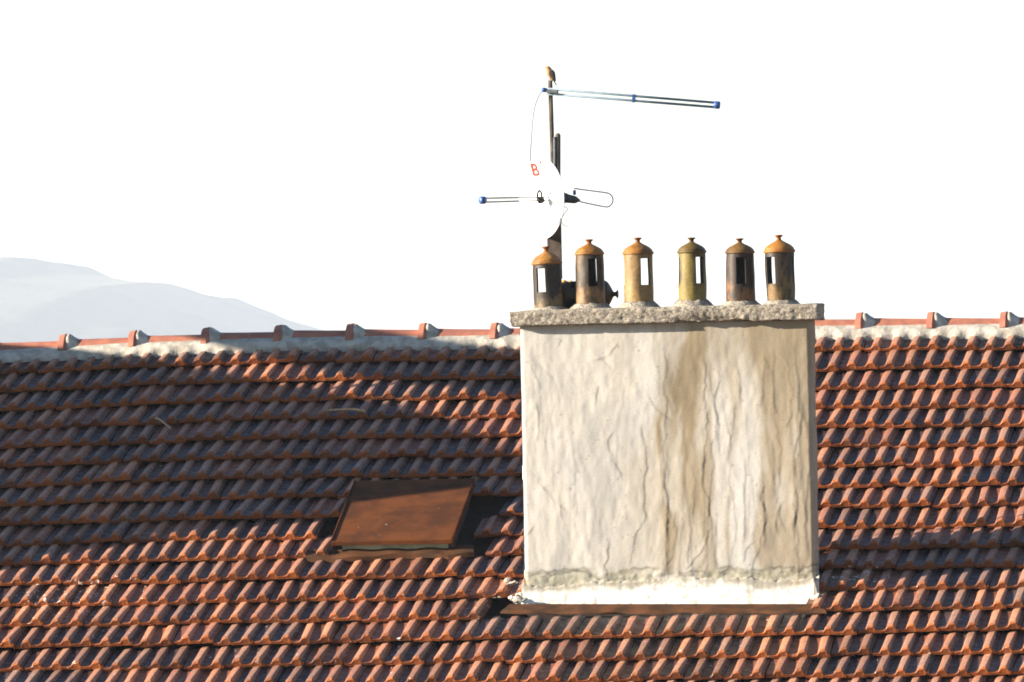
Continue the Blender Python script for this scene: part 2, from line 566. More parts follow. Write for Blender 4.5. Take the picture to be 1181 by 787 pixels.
# hatch opening on the slope
HX0, HX1, HS0, HS1 = -2.10, -1.22, 0.80, 1.86
allV, allF, tint, lime = [], [], [], []
nb = 0
for k in range(0, 21):
    s0 = S0 - 0.345 * k
    if s0 < S_LO + 0.1:
        break
    shift = (0.5 * half * 2 if k % 2 else 0.0) + rng.normal(0, 0.006) + 0.03
    rowz = rng.normal(0, 0.002)
    for x0 in cols:
        x = x0 + shift
        cx, cs = x + TW / 2, s0 + 0.17
        if HX0 < cx < HX1 and HS0 < cs < HS1:
            continue
        if (CH_X0 + 0.10 < cx < CH_X1 - 0.10 and 0.03 < cs < 0.24) or (k == 13 and -0.90 < cx < 0.80):
            continue
        P = tv.copy()
        du, dv, dw = rng.normal(0, 0.0018), rng.normal(0, 0.006) + 0.03 * (float(fbm(x * 0.9, k * 3.7, 0, 3, 17)) - 0.5), rng.normal(0, 0.0030)
        ya, ra = rng.normal(-0.006, 0.014), rng.normal(0.022, 0.016)
        tilt = 0.114 + rng.normal(0, 0.005)
        if rng.random() < 0.03:
            dv -= 0.02; ya += rng.normal(0, 0.03)
        P[:, 2] += 0.007 + dw - P[:, 1] * tilt + (P[:, 0] - half) * ra
        P[:, 2] += rng.normal(0, 0.0012, len(P)) * (tlip[:, 0] > 0.5)
        uu = P[:, 0] - half
        X = x + half + uu + du + P[:, 1] * ya
        Sx = s0 + dv + P[:, 1] - uu * ya
        if k == 0:
            Sx = np.minimum(Sx, S0 + 0.34)
        W = P[:, 2] + rowz
        W = W + sag(X, Sx)
        allV.append(np.stack([X, Sx * CT - W * ST, Sx * ST + W * CT], -1))
        allF.append(tf + nb)
        nb += len(tv)
        # colour of this tile: greyed purple-brown through brick red to fresh orange
        w = rng.random()
        fresh = np.array([0.34, 0.112, 0.040]) * rng.uniform(0.85, 1.12)
        old = np.array([0.078, 0.050, 0.054]) * rng.uniform(0.8, 1.2)  # weathered purple-brown, its blue tinge painted in for reflected sky
        dusty = np.array([0.185, 0.115, 0.092]) * rng.uniform(0.85, 1.15)
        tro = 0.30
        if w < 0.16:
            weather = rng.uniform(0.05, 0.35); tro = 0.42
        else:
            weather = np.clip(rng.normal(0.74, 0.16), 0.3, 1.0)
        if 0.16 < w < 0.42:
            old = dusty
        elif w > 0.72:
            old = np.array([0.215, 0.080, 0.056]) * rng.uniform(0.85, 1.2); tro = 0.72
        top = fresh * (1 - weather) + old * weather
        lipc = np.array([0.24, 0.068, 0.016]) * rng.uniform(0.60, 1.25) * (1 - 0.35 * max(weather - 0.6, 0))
        trough = top * np.array([tro, tro, tro * 1.0 + (0.10 if tro < 0.5 else 0.0)])  # trough darker: settled dirt plus rib shade in the colour; blue for reflected sky
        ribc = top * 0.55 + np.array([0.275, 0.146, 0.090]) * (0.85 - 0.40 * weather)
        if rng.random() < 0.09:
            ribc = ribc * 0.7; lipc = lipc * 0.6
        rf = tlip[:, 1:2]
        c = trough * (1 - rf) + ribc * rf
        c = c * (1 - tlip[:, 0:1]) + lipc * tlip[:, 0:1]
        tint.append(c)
        m = 0.0
        X1, S1 = X, Sx
        m = 0.64 * np.exp(-((X1 + 3.45) / 0.65) ** 2 - ((S1 - 0.15) / 0.6) ** 2)
        m = np.maximum(m, 0.75 * np.exp(-((X1 - 1.02) / 0.22) ** 2 - ((S1 - 0.28) / 0.22) ** 2))
        m = np.maximum(m, 0.62 * np.exp(-((X1 + 0.98) / 0.28) ** 2 - ((S1 - 0.0) / 0.40) ** 2))
        m = np.maximum(m, 0.28 * sstep(0.9, -0.5, S1))
        m = np.maximum(m, 0.05)
        lime.append(m)
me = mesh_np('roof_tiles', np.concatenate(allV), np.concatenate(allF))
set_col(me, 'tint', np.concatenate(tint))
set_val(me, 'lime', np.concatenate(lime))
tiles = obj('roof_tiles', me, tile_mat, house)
me.polygons.foreach_set('use_smooth', [False] * len(me.polygons))

# far slope, seen from nowhere in the photo but part of the roof
bm = bmesh.new()
yR, zR = S_RIDGE * CT, S_RIDGE * ST
add_box(bm, (XL, 0.0, -0.03), (XR, 7.2, 0.03), Matrix.Translation((0, yR, zR)) @ Matrix.Rotation(-TH, 4, 'X'))
obj('rear_slope', bm, ridge_mat, house)

# ---- mortar bed along the ridge, scalloped over the top tiles
xs = np.arange(-9.38, 5.18, 0.012)
prof_s = np.linspace(0, 1, 9)
X, T = np.meshgrid(xs, prof_s, indexing='ij')
scal = 0.006 * np.cos((X - 0.03) / half * 2 * math.pi)
edge = S0 + 0.205 + 0.026 * (fbm(X * 5, 0 * X, 0, 3, 21) - 0.5) + scal
bul = np.sin(np.clip(T, 0, 1) * math.pi) ** 0.9 * 0.026
Sm = edge + T * (4.494 - edge) - bul * 0.747
Wm = 0.018 + 0.046 * T + bul * 0.665
Wm = Wm + (0.006 * (fbm(X * 5, T * 2, 0, 3, 5) - 0.5) + 0.004 * (fbm(X * 30, T * 6, 0, 3, 6) - 0.5)) + sag(X, Sm)
Wm = np.where(T == 0, -0.01, Wm)
V = np.stack([X, Sm * CT - Wm * ST, Sm * ST + Wm * CT], -1).reshape(-1, 3)
I = np.arange(X.size).reshape(X.shape)
F = np.stack([I[:-1, :-1], I[1:, :-1], I[1:, 1:], I[:-1, 1:]], -1).reshape(-1, 4)
obj('ridge_mortar', mesh_np('ridge_mortar', V, F), mortar_mat, house, smooth=True)

# ---- ridge tiles, each with a raised collar and a mortar dab at its joint
ridge_x = [-4.66 - 0.405 * k for k in range(12)][::-1] + [roof_at(px, 380, 0.12)[0] for px in (75, 155, 238, 321, 403, 486, 568, 651, 735, 819, 903, 987, 1069, 1153)]
ridge_x += [ridge_x[-1] + 0.405 * k for k in range(1, 11)]
for i, x in enumerate(ridge_x[:-1]):
    L = ridge_x[i + 1] - x
    bm = bmesh.new()
    st = [(-0.030, 0.104), (-0.026, 0.136), (0.008, 0.141), (0.024, 0.134), (0.030, 0.106), (L * 0.5, 0.101), (L - 0.01, 0.098)]
    rings = []
    for dx, rad in st:
        rg = []
        for a in np.linspace(0.32, math.pi + 0.15, 19):
            dz = float(sag(x + dx, 4.5))
            jit = 0.0015 * math.sin(7 * a + i)
            rg.append(bm.verts.new(rp(x + dx, 4.53, -0.020 + dz) + Vector((0, -math.cos(a) * (rad + jit), math.sin(a) * (rad + jit)))))
        rings.append(rg)
    for r0, r1 in zip(rings, rings[1:]):
        for k in range(18):
            bm.faces.new((r0[k], r0[k + 1], r1[k + 1], r1[k]))
    for rg in (rings[0], rings[-1]):
        bm.faces.new(rg)
    rtile = obj('ridge_tile', bm, ridge_mat, house, smooth=False)
    # the mortar dab that closes the joint on the lee side of the collar
    bm = bmesh.new()
    rs = random.Random(i)
    st = [(0.012, 0.132), (0.020, 0.141), (0.034, 0.136), (0.056, 0.120), (0.082, 0.106), (0.10, 0.093)]
    rings = []
    for dx, rad in st:
        rg = []
        for a in np.linspace(0.42, math.pi * 0.66, 15):
            rr = rad + 0.006 * (mnoise.noise(Vector((x * 9 + dx * 30, a * 3, i))))
            rr *= 1.0 - 0.22 * max(0, 0.95 - a)
            dz = float(sag(x + dx, 4.5))
            lean = 1.0 + 0.4 * max(0, 1.2 - a)
            rg.append(bm.verts.new(rp(x + dx * lean, 4.53, -0.022 + dz) + Vector((0, -math.cos(a) * rr, math.sin(a) * rr))))
        rings.append(rg)
    for r0, r1 in zip(rings, rings[1:]):
        for k in range(14):
            bm.faces.new((r0[k], r0[k + 1], r1[k + 1], r1[k]))
    obj('mortar_dab', bm, mortar_mat, rtile, smooth=True)

# ---- unseen blocker added on the roof, outline shaped for shade: it and its
# raised slab throw the long evening shadow over the left of the slope
bm = bmesh.new()
sec = [(-0.66, -1.0), (-0.63, 1.50), (-0.44, 1.78), (-0.42, 2.15), (-0.47, 2.32), (-0.46, 2.66), (-0.25, 2.80), (0.34, 2.86), (0.87, 2.90), (1.36, 2.92),
       (1.76, 2.86), (2.18, 2.80), (2.62, 2.75), (2.94, 2.69), (3.15, 2.62), (3.30, 2.54), (4.6, 2.44), (4.6, -1.0)]
a = [bm.verts.new((-8.13, y, z)) for y, z in sec]
b = [bm.verts.new((-8.0, y, z)) for y, z in sec]
for i in range(len(sec)):
    j = (i + 1) % len(sec)
    bm.faces.new((a[i], a[j], b[j], b[i]))
bm.faces.new(a[::-1]); bm.faces.new(b)
obj('shadow_blocker', bm, wall_mat, house)
bm = bmesh.new()
sec = [(1.28, 3.18), (1.69, 3.10), (2.0, 3.01), (2.44, 2.97), (2.91, 2.95), (3.17, 2.93), (3.5, 2.92), (4.9, 2.90), (4.9, 3.25), (2.76, 3.25), (2.51, 3.30), (2.1, 3.41), (1.6, 3.50)]
a = [bm.verts.new((-8.13, y, z)) for y, z in sec]
b = [bm.verts.new((-8.0, y, z)) for y, z in sec]
for i in range(len(sec)):
    j = (i + 1) % len(sec)
    bm.faces.new((a[i], a[j], b[j], b[i]))
bm.faces.new(a[::-1]); bm.faces.new(b)
obj('shadow_blocker_slab', bm, concrete_mat, house)
for y in (1.75, 4.4):
    bm = bmesh.new()
    add_box(bm, (-8.12, y, 2.45), (-8.04, y + 0.06, 3.05))
    obj('shadow_blocker_pier', bm, concrete_mat, house)

# ------------------------------------------------------------------ chimney
chim = thing('chimney', 'broad stained cream-rendered chimney with a pebbly concrete cap standing on the tiled roof', 'chimney')
ZT = 1.535
V, F = box_grid((CH_X0, 0.0, -0.35), (CH_X1, CH_D, ZT), 0.0068)
x, y, z = V[:, 0].copy(), V[:, 1].copy(), V[:, 2].copy()
front = y < 1e-6
u = (x - CH_X0) / (CH_X1 - CH_X0)
wx = x + 0.05 * (fbm(x * 3, z * 3, 0, 3, 31) - 0.5) + 0.012 * (fbm(x * 20, z * 14, 0, 3, 33) - 0.5)
# trowel drips: ragged upright ridges, each with its own line, starting at different heights
relief = np.zeros_like(x)
crack = np.zeros_like(x)
rs = np.random.default_rng(12)
for i in range(46):
    cx = rs.uniform(CH_X0 + 0.03, CH_X1 - 0.02)
    zt = rs.uniform(0.35, 1.45); zl = max(0.10, zt - rs.uniform(0.25, 0.95))
    amp = rs.uniform(0.2, 1.0) * (0.3 if cx < -0.25 else 1.0)
    bend = rs.normal(0, 0.05); ph = rs.uniform(0, 9)
    line = cx + bend * (z - zl) + 0.085 * (fbm(z * 3.6 + ph, 0 * z, ph, 4, 60 + i) - 0.5) + 0.010 * (fbm(z * 24, 0 * z + ph, 0, 2, 90 + i) - 0.5)
    env = sstep(zt, zt - 0.12, z) * sstep(zl - 0.02, zl + 0.06, z)
    d = wx * 0 + x - line
    relief += amp * env * 0.0026 * np.exp(-np.clip(-d, 0, None) / 0.05) * sstep(0.010, -0.008, d)
    crack += 0.9 * amp * env * np.exp(-(d / 0.0045) ** 2) * 0.6 * sstep(0.42, 0.6, fbm(z * 7, x * 0 + ph, 0, 3, 130 + i))
for i in range(16):
    cx, cz = rs.uniform(CH_X0, CH_X1), rs.uniform(0.15, 1.5)
    th, ln = math.pi / 2 + rs.normal(0, 0.45), rs.uniform(0.03, 0.13)
    dx, dz = x - cx, z - cz
    a_, b_ = dx * math.cos(th) + dz * math.sin(th), -dx * math.sin(th) + dz * math.cos(th)
    b_ = b_ + 0.03 * (fbm(a_ * 12, 0 * a_, i, 3, 170) - 0.5) + a_ * a_ * rs.normal(0, 2)
    e_ = sstep(ln, ln * 0.6, np.abs(a_))
    crack += 0.45 * e_ * sstep(0.4, 0.6, fbm(x * 20, z * 20, i, 3, 190)) * np.exp(-(b_ / 0.005) ** 2)
    relief += 0.0015 * e_ * (b_ > 0) * np.exp(-np.clip(b_, 0, None) / 0.03)
for pl_, am in (([(765, 405), (768, 470), (766, 530), (770, 600), (766, 655)], 0.8), ([(742, 500), (746, 560), (740, 610), (728, 645)], 0.9),
                ([(800, 545), (797, 610), (793, 650)], 0.7), ([(812, 420), (816, 500), (811, 560), (822, 600), (806, 640), (794, 655)], 1.0),
                ([(826, 440), (823, 520), (818, 600), (814, 655)], 0.8), ([(880, 560), (883, 600), (873, 640), (868, 660)], 1.0),
                ([(704, 632), (702, 662)], 1.0), ([(690, 412), (704, 428), (722, 436)], 0.4), ([(905, 412), (913, 450), (908, 490)], 0.8),
                ([(895, 470), (900, 540), (893, 610)], 0.6), ([(846, 470), (843, 540), (849, 610), (841, 655)], 0.5), ([(620, 420), (640, 436), (648, 470)], 0.35),
                ([(662, 520), (668, 580), (660, 640)], 0.4), ([(918, 400), (921, 480), (917, 560), (922, 640)], 0.7), ([(780, 600), (776, 640), (765, 662)], 0.8)):
    P = [at(a_, b_, 0.0) for a_, b_ in pl_]
    best = np.full(len(x), 9.0); side = np.zeros(len(x))
    xo = x + 0.030 * (fbm(z * 11, x * 3, pl_[0][0], 4, 300) - 0.5) * 2
    for p, q in zip(P, P[1:]):
        vx, vz = q.x - p.x, q.z - p.z
        t_ = np.clip(((xo - p.x) * vx + (z - p.z) * vz) / (vx * vx + vz * vz), 0, 1)
        ex, ez = xo - p.x - t_ * vx, z - p.z - t_ * vz
        dd = np.hypot(ex, ez)
        nearer = dd < best
        best = np.where(nearer, dd, best); side = np.where(nearer, np.sign(vx * ez - vz * ex), side)
    gate = sstep(0.36, 0.58, fbm(x * 12, z * 12, pl_[0][0], 3, 301))
    wd_ = 0.0030 + 0.0028 * fbm(x * 30, z * 12, 1, 2, 302)
    crack += 0.62 * am * np.exp(-(best / wd_) ** 2) * gate
    relief += 0.0016 * am * np.exp(-best / 0.05) * (side < 0)
smear = fbm(x * 4.5, z * 2.6, y * 4, 4, 41) - 0.5
low = sstep(0.20, 0.11, z)
relief += low * 0.012 * (fbm(x * 24, z * 30, 0, 4, 45) - 0.5)
relief += 0.008 * smear + 0.0035 * (fbm((x + z * 0.35) * 11, (z - 0.5 * x) * 5, 0, 3, 47) - 0.5) * sstep(0.2, -0.3, x) + 0.003 * (fbm(x * 26, z * 13, y * 20, 3, 44) - 0.5)
V2 = V.copy()
edge_out = np.where(front, 1.0, 0.0)
V2[:, 1] -= relief * edge_out
lx = np.abs(x - CH_X0) < 1e-6
rx = np.abs(x - CH_X1) < 1e-6
V2[:, 0] += (lx * -1.0 + rx * 1.0) * (0.016 * (fbm(z * 4, y * 5, 0, 4, 51) - 0.5))
# soft worn arrises
rad = 0.012
V2[:, 1] += front * rad * (sstep(0.02, 0.0, x - CH_X0) + sstep(0.02, 0.0, CH_X1 - x)) * 0.7
# stains
cream = np.array([0.425, 0.40, 0.355]); tan = np.array([0.225, 0.178, 0.112]); pale = np.array([0.48, 0.465, 0.43]); grey = np.array([0.36, 0.35, 0.325])
n1 = fbm(x * 5, z * 2.2, y * 3, 5, 61); n2 = fbm(x * 14, z * 3.5, y * 3, 4, 62); n3 = fbm(x * 3, z * 3, y * 3, 4, 63)
wob = 0.07 * (fbm(z * 3.1, x * 2, 0, 4, 64) - 0.5) + 0.02 * (n2 - 0.5)
xw = x + wob
def band(a, b, s1, s2, v):
    return sstep(a - s1, a + s1, v) * sstep(b + s2, b - s2, v)
c = np.repeat(cream[None], len(x), 0)
def blend(c, col, m):
    m = np.clip(m, 0, 1)[:, None]
    return c * (1 - m) + col * m
c = blend(c, grey, 0.6 * sstep(0.45, 0.65, n3) * sstep(0.1, -0.2, x))
c = blend(c, pale, 0.7 * sstep(0.5, 0.7, n1) * sstep(0.2, -0.4, x))
# brown run-off below the middle pots, hard left edge
m1 = band(-0.02 + 0.02 * sstep(0.95, 1.15, z), 0.27, 0.012 + 0.10 * sstep(0.95, 1.2, z), 0.06 + 0.05 * sstep(0.9, 1.2, z), xw - 0.05 * sstep(1.0, 1.4, z)) * (0.45 + 0.55 * sstep(0.30, 0.62, n1 + 0.25 * sstep(0.5, 1.3, z)))
c = blend(c, tan, 0.95 * m1 * (0.86 + 0.14 * sstep(0.4, 1.2, z)))
m1b = np.exp(-((xw - 0.10 + 0.12 * (n1 - 0.5)) / 0.115) ** 2 - ((z - 1.24 + 0.2 * (n3 - 0.5)) / 0.25) ** 2)
c = blend(c, tan * 0.74, 0.95 * m1b * (0.5 + 0.5 * sstep(0.3, 0.6, n2)))
# wavy trowel swathes, soft on one side
tw = fbm((x + 0.26 * (fbm(z * 2.6, x * 1.5, 0, 4, 66) - 0.5)) * 11, z * 1.7, 0, 4, 67)
c = blend(c, tan * 1.12, 0.50 * sstep(0.46, 0.68, tw) * sstep(-0.5, 0.1, x))
c = blend(c, grey * 0.86, 0.35 * sstep(0.52, 0.68, tw) * sstep(0.1, -0.4, x))
c = blend(c, pale, 0.40 * sstep(0.50, 0.30, tw))
m2 = band(0.52, 0.90, 0.02, 0.05, xw + 0.04 * np.sin(z * 5)) * (0.5 + 0.5 * sstep(0.35, 0.6, n2))
c = blend(c, tan * 1.0, 0.75 * m2)
c = blend(c, tan * 0.9, 0.45 * band(0.30, 0.95, 0.2, 0.05, xw) * sstep(1.0, 1.45, z) * sstep(0.35, 0.6, n1))
m3 = band(0.27, 0.34, 0.015, 0.02, xw) * sstep(1.45, 0.9, z)
c = blend(c, pale * 0.95, 0.6 * m3)
m4 = band(0.36, 0.52, 0.02, 0.012, xw) * sstep(1.2, 0.5, z)
c = blend(c, grey * 1.18, 0.7 * m4)
for cxx, wd, am in ((0.265, 0.012, .5), (0.355, 0.010, .35), (0.60, 0.014, .5), (0.73, 0.01, .4), (0.18, 0.012, .35), (-0.03, 0.006, .3)):
    c = blend(c, tan * 0.72, am * np.exp(-((xw + 0.25 * wob - cxx) / wd) ** 2) * sstep(0.3, 0.6, fbm(z * 4, x * 0 + cxx * 9, 0, 3, 71)))
# a darker band under the cap; dirt: along cracks, a ragged black tide line above the white base
c = blend(c, np.array([0.155, 0.12, 0.08]), 0.85 * np.clip(crack, 0, 1))
tide = 0.135 + 0.075 * (fbm(x * 6, 0 * x, 0, 4, 81) - 0.5) + 0.02 * (fbm(x * 30, 0 * x, 0, 2, 82) - 0.5)
hf = fbm(x * 38, z * 38, 0, 3, 85)
for off, am, sd in ((0.0, 0.95, 83), (0.022, 0.7, 86), (-0.02, 0.6, 87)):
    td = tide + off + 0.03 * (fbm(x * 17, 0 * x, sd, 3, sd) - 0.5)
    c = blend(c, np.array([0.085, 0.075, 0.055]), am * np.exp(-((z - td) / 0.0075) ** 2) * sstep(0.40, 0.58, fbm(x * 8, z * 5, sd, 3, sd)))
c = blend(c, np.array([0.12, 0.105, 0.075]), 0.8 * sstep(0.58, 0.68, hf) * sstep(0.20, 0.13, z) * sstep(0.03, 0.08, z) * sstep(0.4, 0.55, n1))
c = blend(c, cream * 1.05, 0.6 * sstep(0.60, 0.72, fbm(x * 22, z * 26, 3, 3, 89)) * sstep(0.17, 0.12, z))
c = blend(c, np.array([0.30, 0.285, 0.21]), 0.75 * sstep(tide.max() + 0.03, tide.min(), z) * sstep(0.35, 0.6, fbm(x * 8, z * 9, 0, 3, 84)))
c = blend(c, np.array([0.20, 0.19, 0.14]), 0.6 * np.exp(-((x + 0.66) / 0.14) ** 2 - ((z - 0.085) / 0.05) ** 2))
c = blend(c, np.array([0.24, 0.10, 0.035]), 0.9 * np.exp(-((x - 0.74) / 0.05) ** 2 - ((z - 0.055) / 0.025) ** 2) * sstep(0.3, 0.5, n2))
c = blend(c, np.array([0.24, 0.10, 0.035]), 0.8 * np.exp(-((x + 0.80) / 0.018) ** 2 - ((z - 0.075) / 0.04) ** 2))
c = blend(c, np.array([0.20, 0.17, 0.13]), 0.35 * sstep(ZT - 0.05, ZT - 0.01, z + 0.03 * (n2 - 0.5)))
sp = fbm(x * 45, z * 45, y * 45, 2, 88)
c = blend(c, np.array([0.16, 0.13, 0.10]), 0.5 * sstep(0.84, 0.90, sp))
me = mesh_np('stack', V2, F)
set_col(me, 'tint', c)
obj('stack', me, render_mat, chim, smooth=True)

# white-limed fillet at the foot, flaring on to the flashing
nx, ny_ = 420, 16
Xf = np.linspace(CH_X0 - 0.015, CH_X1 + 0.02, nx)
Tf = np.linspace(0, 1, ny_)
X, T = np.meshgrid(Xf, Tf, indexing='ij')
topz = 0.105 + 0.075 * (fbm(X * 4.5, 0 * X, 0, 4, 101) - 0.5) + 0.02 * (fbm(X * 26, 0 * X, 0, 3, 102) - 0.5)
zfl, zfr = at(600, 701, -0.085).z, at(940, 702, -0.085).z
botz = zfl + (zfr - zfl) * (X - CH_X0) / 1.64 + 0.010 * (fbm(X * 14, 0 * X, 0, 3, 103) - 0.5)
Zf = topz + (botz - topz) * T
Yf = -0.010 - 0.075 * T ** 2.4 - 0.007 * (fbm(X * 22, T * 5, 0, 4, 104) - 0.3) * np.sin(np.clip(T * math.pi, 0, math.pi))
Yf = np.where(T == 0, 0.03, Yf)
V = np.stack([X, Yf, Zf], -1).reshape(-1, 3)
I = np.arange(X.size).reshape(X.shape)
F = np.stack([I[:-1, :-1], I[1:, :-1], I[1:, 1:], I[:-1, 1:]], -1).reshape(-1, 4)
me = mesh_np('base_fillet', V, F)
Xr, Tr = X.ravel(), T.ravel()
nf = fbm(Xr * 7, Tr * 1.5, 0, 4, 107); nf2 = fbm(Xr * 30, Tr * 6, 0, 3, 108)
wht = sstep(0.12, 0.42, Tr + 0.55 * (nf - 0.5) + 0.30 * (nf2 - 0.5))[:, None]
cf = np.array([[0.30, 0.275, 0.225]]) * (1 - wht) + np.array([[0.60, 0.58, 0.53]]) * wht
dk = (sstep(0.60, 0.72, nf2) * 0.5)[:, None]
cf = cf * (1 - dk) + np.array([[0.22, 0.17, 0.11]]) * dk
set_col(me, 'tint', cf)
obj('base_fillet', me, render_mat, chim, smooth=True)
# grey mortar gusset on the right side
V, F = box_grid((CH_X1 - 0.01, -0.06, -0.25), (CH_X1 + 0.055, CH_D + 0.02, 0.10), 0.012)
t_ = np.clip((V[:, 2] + 0.10) / 0.2, 0, 1)
n_ = fbm(V[:, 0] * 20, V[:, 1] * 20, V[:, 2] * 20, 3, 120) - 0.5
V[:, 0] = CH_X1 - 0.01 + (V[:, 0] - CH_X1 + 0.01) * (1 - 0.92 * t_) + 0.01 * n_
obj('side_fillet', mesh_np('side_fillet', V, F), mortar_mat, chim, smooth=True)

# rusty sheet flashing below it
cor = [(577, 706), (953, 705.5), (946, 696), (588, 696)]
xs = np.linspace(0, 1, 80)
bl, br_, tr, tl = [roof_at(px, py, 0.035) for px, py in cor]
rows_ = []
for q, w in ((0.0, -0.012), (0.02, 0.0), (0.35, 0.0), (0.7, 0.0), (1.0, 0.0)):
    row = []
    for t_ in xs:
        lo_ = Vector((bl[0] + (br_[0] - bl[0]) * t_, bl[1] + (br_[1] - bl[1]) * t_))
        hi_ = Vector((tl[0] + (tr[0] - tl[0]) * t_, tl[1] + (tr[1] - tl[1]) * t_ - 0.01))
        p = lo_.lerp(hi_, q)
        wav = 0.006 * math.sin(t_ * 23) + 0.005 * math.sin(t_ * 57 + 1)
        row.append(rp(p.x, p.y - 0.006 * math.sin(t_ * 31) * (q < 0.1), 0.035 + w + 0.5 * wav * (1 - q)))
    rows_.append(row)
V = np.array([[tuple(p) for p in r] for r in rows_])
I = np.arange(V.shape[0] * V.shape[1]).reshape(V.shape[:2])
F = np.stack([I[:-1, :-1], I[:-1, 1:], I[1:, 1:], I[1:, :-1]], -1).reshape(-1, 4)
obj('flashing', mesh_np('flashing', V.reshape(-1, 3), F), flash_mat, chim, smooth=True)

# spilled mortar and lime on the tiles left of the foot
def spill(lumps):
    bm = bmesh.new()
    for px, py, r_ in lumps:
        x_, s_ = roof_at(px, py, 0.04)
        M = Matrix.Translation(rp(x_, s_, 0.036)) @ Matrix.Rotation(TH, 4, 'X') @ Matrix.Diagonal((1.5, 1.1, 0.42, 1))
        rr = bmesh.ops.create_icosphere(bm, subdivisions=4, radius=r_, matrix=M)
        for v in rr['verts']:
            n_ = mnoise.noise(v.co * 30) * 0.018 + mnoise.noise(v.co * 90) * 0.009 + mnoise.noise(v.co * 200) * 0.004
            v.co += Vector((n_, n_ * 0.6, n_))
    obj('mortar_spill', bm, debris_mat, chim, smooth=False)
spill([(585, 669, .015), (590, 673, .019)])
spill([(592, 689, .022), (598, 692, .026), (601, 685, .022)])
spill([(943, 688, .020), (946, 685, .013)])

# concrete cap
CAP_Y0, CAP_Y1 = -0.050, 0.270
V, F = box_grid((-0.852, CAP_Y0, ZT), (0.884, CAP_Y1, ZT + 0.088), 0.009)
x, y, z = V.T.copy()
nn = fbm(x * 60, y * 60, z * 60, 3, 140) - 0.5
nb_ = fbm(x * 9, y * 9, z * 9, 4, 141) - 0.5
V2 = V.copy()
fr = y < CAP_Y0 + 1e-6; lo_ = z < ZT + 1e-6; hi_ = z > ZT + 0.088 - 1e-6
lx = x < -0.852 + 1e-6; rx = x > 0.884 - 1e-6
V2[:, 1] -= fr * (0.012 * nn + 0.022 * nb_)
V2[:, 2] += hi_ * (0.006 * nn + 0.012 * nb_) + lo_ * (0.012 * nn + 0.022 * nb_ * 1.0)
V2[:, 0] += (rx * 1.0 - lx * 1.0) * (0.012 * nn + 0.02 * nb_)
cnr = sstep(0.018, 0, np.abs(y - CAP_Y0)) * sstep(0.018, 0, np.abs(ZT + 0.088 - z))
V2[:, 1] += cnr * 0.008; V2[:, 2] -= cnr * 0.006
chip = sstep(0.60, 0.72, fbm(x * 7, y * 7, 0, 3, 150)) * sstep(0.04, 0.0, z - ZT) * (y < 0.0)
V2[:, 1] += chip * 0.018 * fr; V2[:, 2] += chip * 0.012 * lo_
# worn round left end
V2[:, 0] += lx * 0.02 * sstep(0.03, 0.0, z - ZT) + sstep(0.05, 0, x + 0.852) * 0
V2[:, 2] += -0.010 * sstep(-0.70, -0.86, x) * hi_ * 1.0
obj('cap', mesh_np('cap', V2, F), concrete_mat, chim, smooth=False)

# ------------------------------------------------------------------ chimney pots
SCALE = 207.0


def tint_fn(me, fn):
    n = len(me.vertices)
    co = np.empty(n * 3, np.float32)
    me.vertices.foreach_get('co', co)
    set_col(me, 'tint', fn(co.reshape(n, 3)))


def pot_body_mesh(rb, rt_, H, win_ang, w_half, z0, z1, bulge=0.0):
    """round shell with three tall openings"""
    n, wall = 72, 0.012
    zs = sorted(set([0, 0.006, H] + list(np.linspace(0.02, H - 0.004, 20)) + [z0, z1]))
    angs = np.arange(n) * 2 * math.pi / n + win_ang          # window 0 starts centred on column 0
    open_ = np.zeros((n, len(zs) - 1), bool)
    for i in range(n):
        mid = (i + 0.5) * 2 * math.pi / n
        for q in range(3):
            d = (mid - q * 2 * math.pi / 3 + math.pi) % (2 * math.pi) - math.pi
            if abs(d) < w_half:
                for k in range(len(zs) - 1):
                    if zs[k] >= z0 - 1e-6 and zs[k + 1] <= z1 + 1e-6:
                        open_[i, k] = True
    bm = bmesh.new()
    V = {}
    def vert(i, k, inner):
        key = (i % n, k, inner)
        if key not in V:
            r = rb + (rt_ - rb) * zs[k] / H + bulge * math.sin(math.pi * zs[k] / H)
            if k == 0: r -= 0.002
            if k == len(zs) - 1: r += 0.003
            if inner: r -= wall
            a = angs[i % n]
            r += 0.0035 * mnoise.noise(Vector((math.cos(a) * 1.3 + win_ang * 5, math.sin(a) * 1.3, zs[k] * 9)))
            V[key] = bm.verts.new((r * math.cos(a), r * math.sin(a), zs[k]))
        return V[key]
    for i in range(n):
        for k in range(len(zs) - 1):
            if open_[i, k]:
                continue
            bm.faces.new((vert(i, k, 0), vert(i + 1, k, 0), vert(i + 1, k + 1, 0), vert(i, k + 1, 0)))
            bm.faces.new((vert(i, k, 1), vert(i, k + 1, 1), vert(i + 1, k + 1, 1), vert(i + 1, k, 1)))
            if open_[(i - 1) % n, k]:
                bm.faces.new((vert(i, k, 0), vert(i, k + 1, 0), vert(i, k + 1, 1), vert(i, k, 1)))
            if open_[(i + 1) % n, k]:
                bm.faces.new((vert(i + 1, k, 0), vert(i + 1, k, 1), vert(i + 1, k + 1, 1), vert(i + 1, k + 1, 0)))
            if k == 0 or open_[i, k - 1]:
                bm.faces.new((vert(i, k, 0), vert(i, k, 1), vert(i + 1, k, 1), vert(i + 1, k, 0)))
            if k == len(zs) - 2 or open_[i, k + 1]:
                bm.faces.new((vert(i, k + 1, 0), vert(i + 1, k + 1, 0), vert(i + 1, k + 1, 1), vert(i, k + 1, 1)))
    return bm


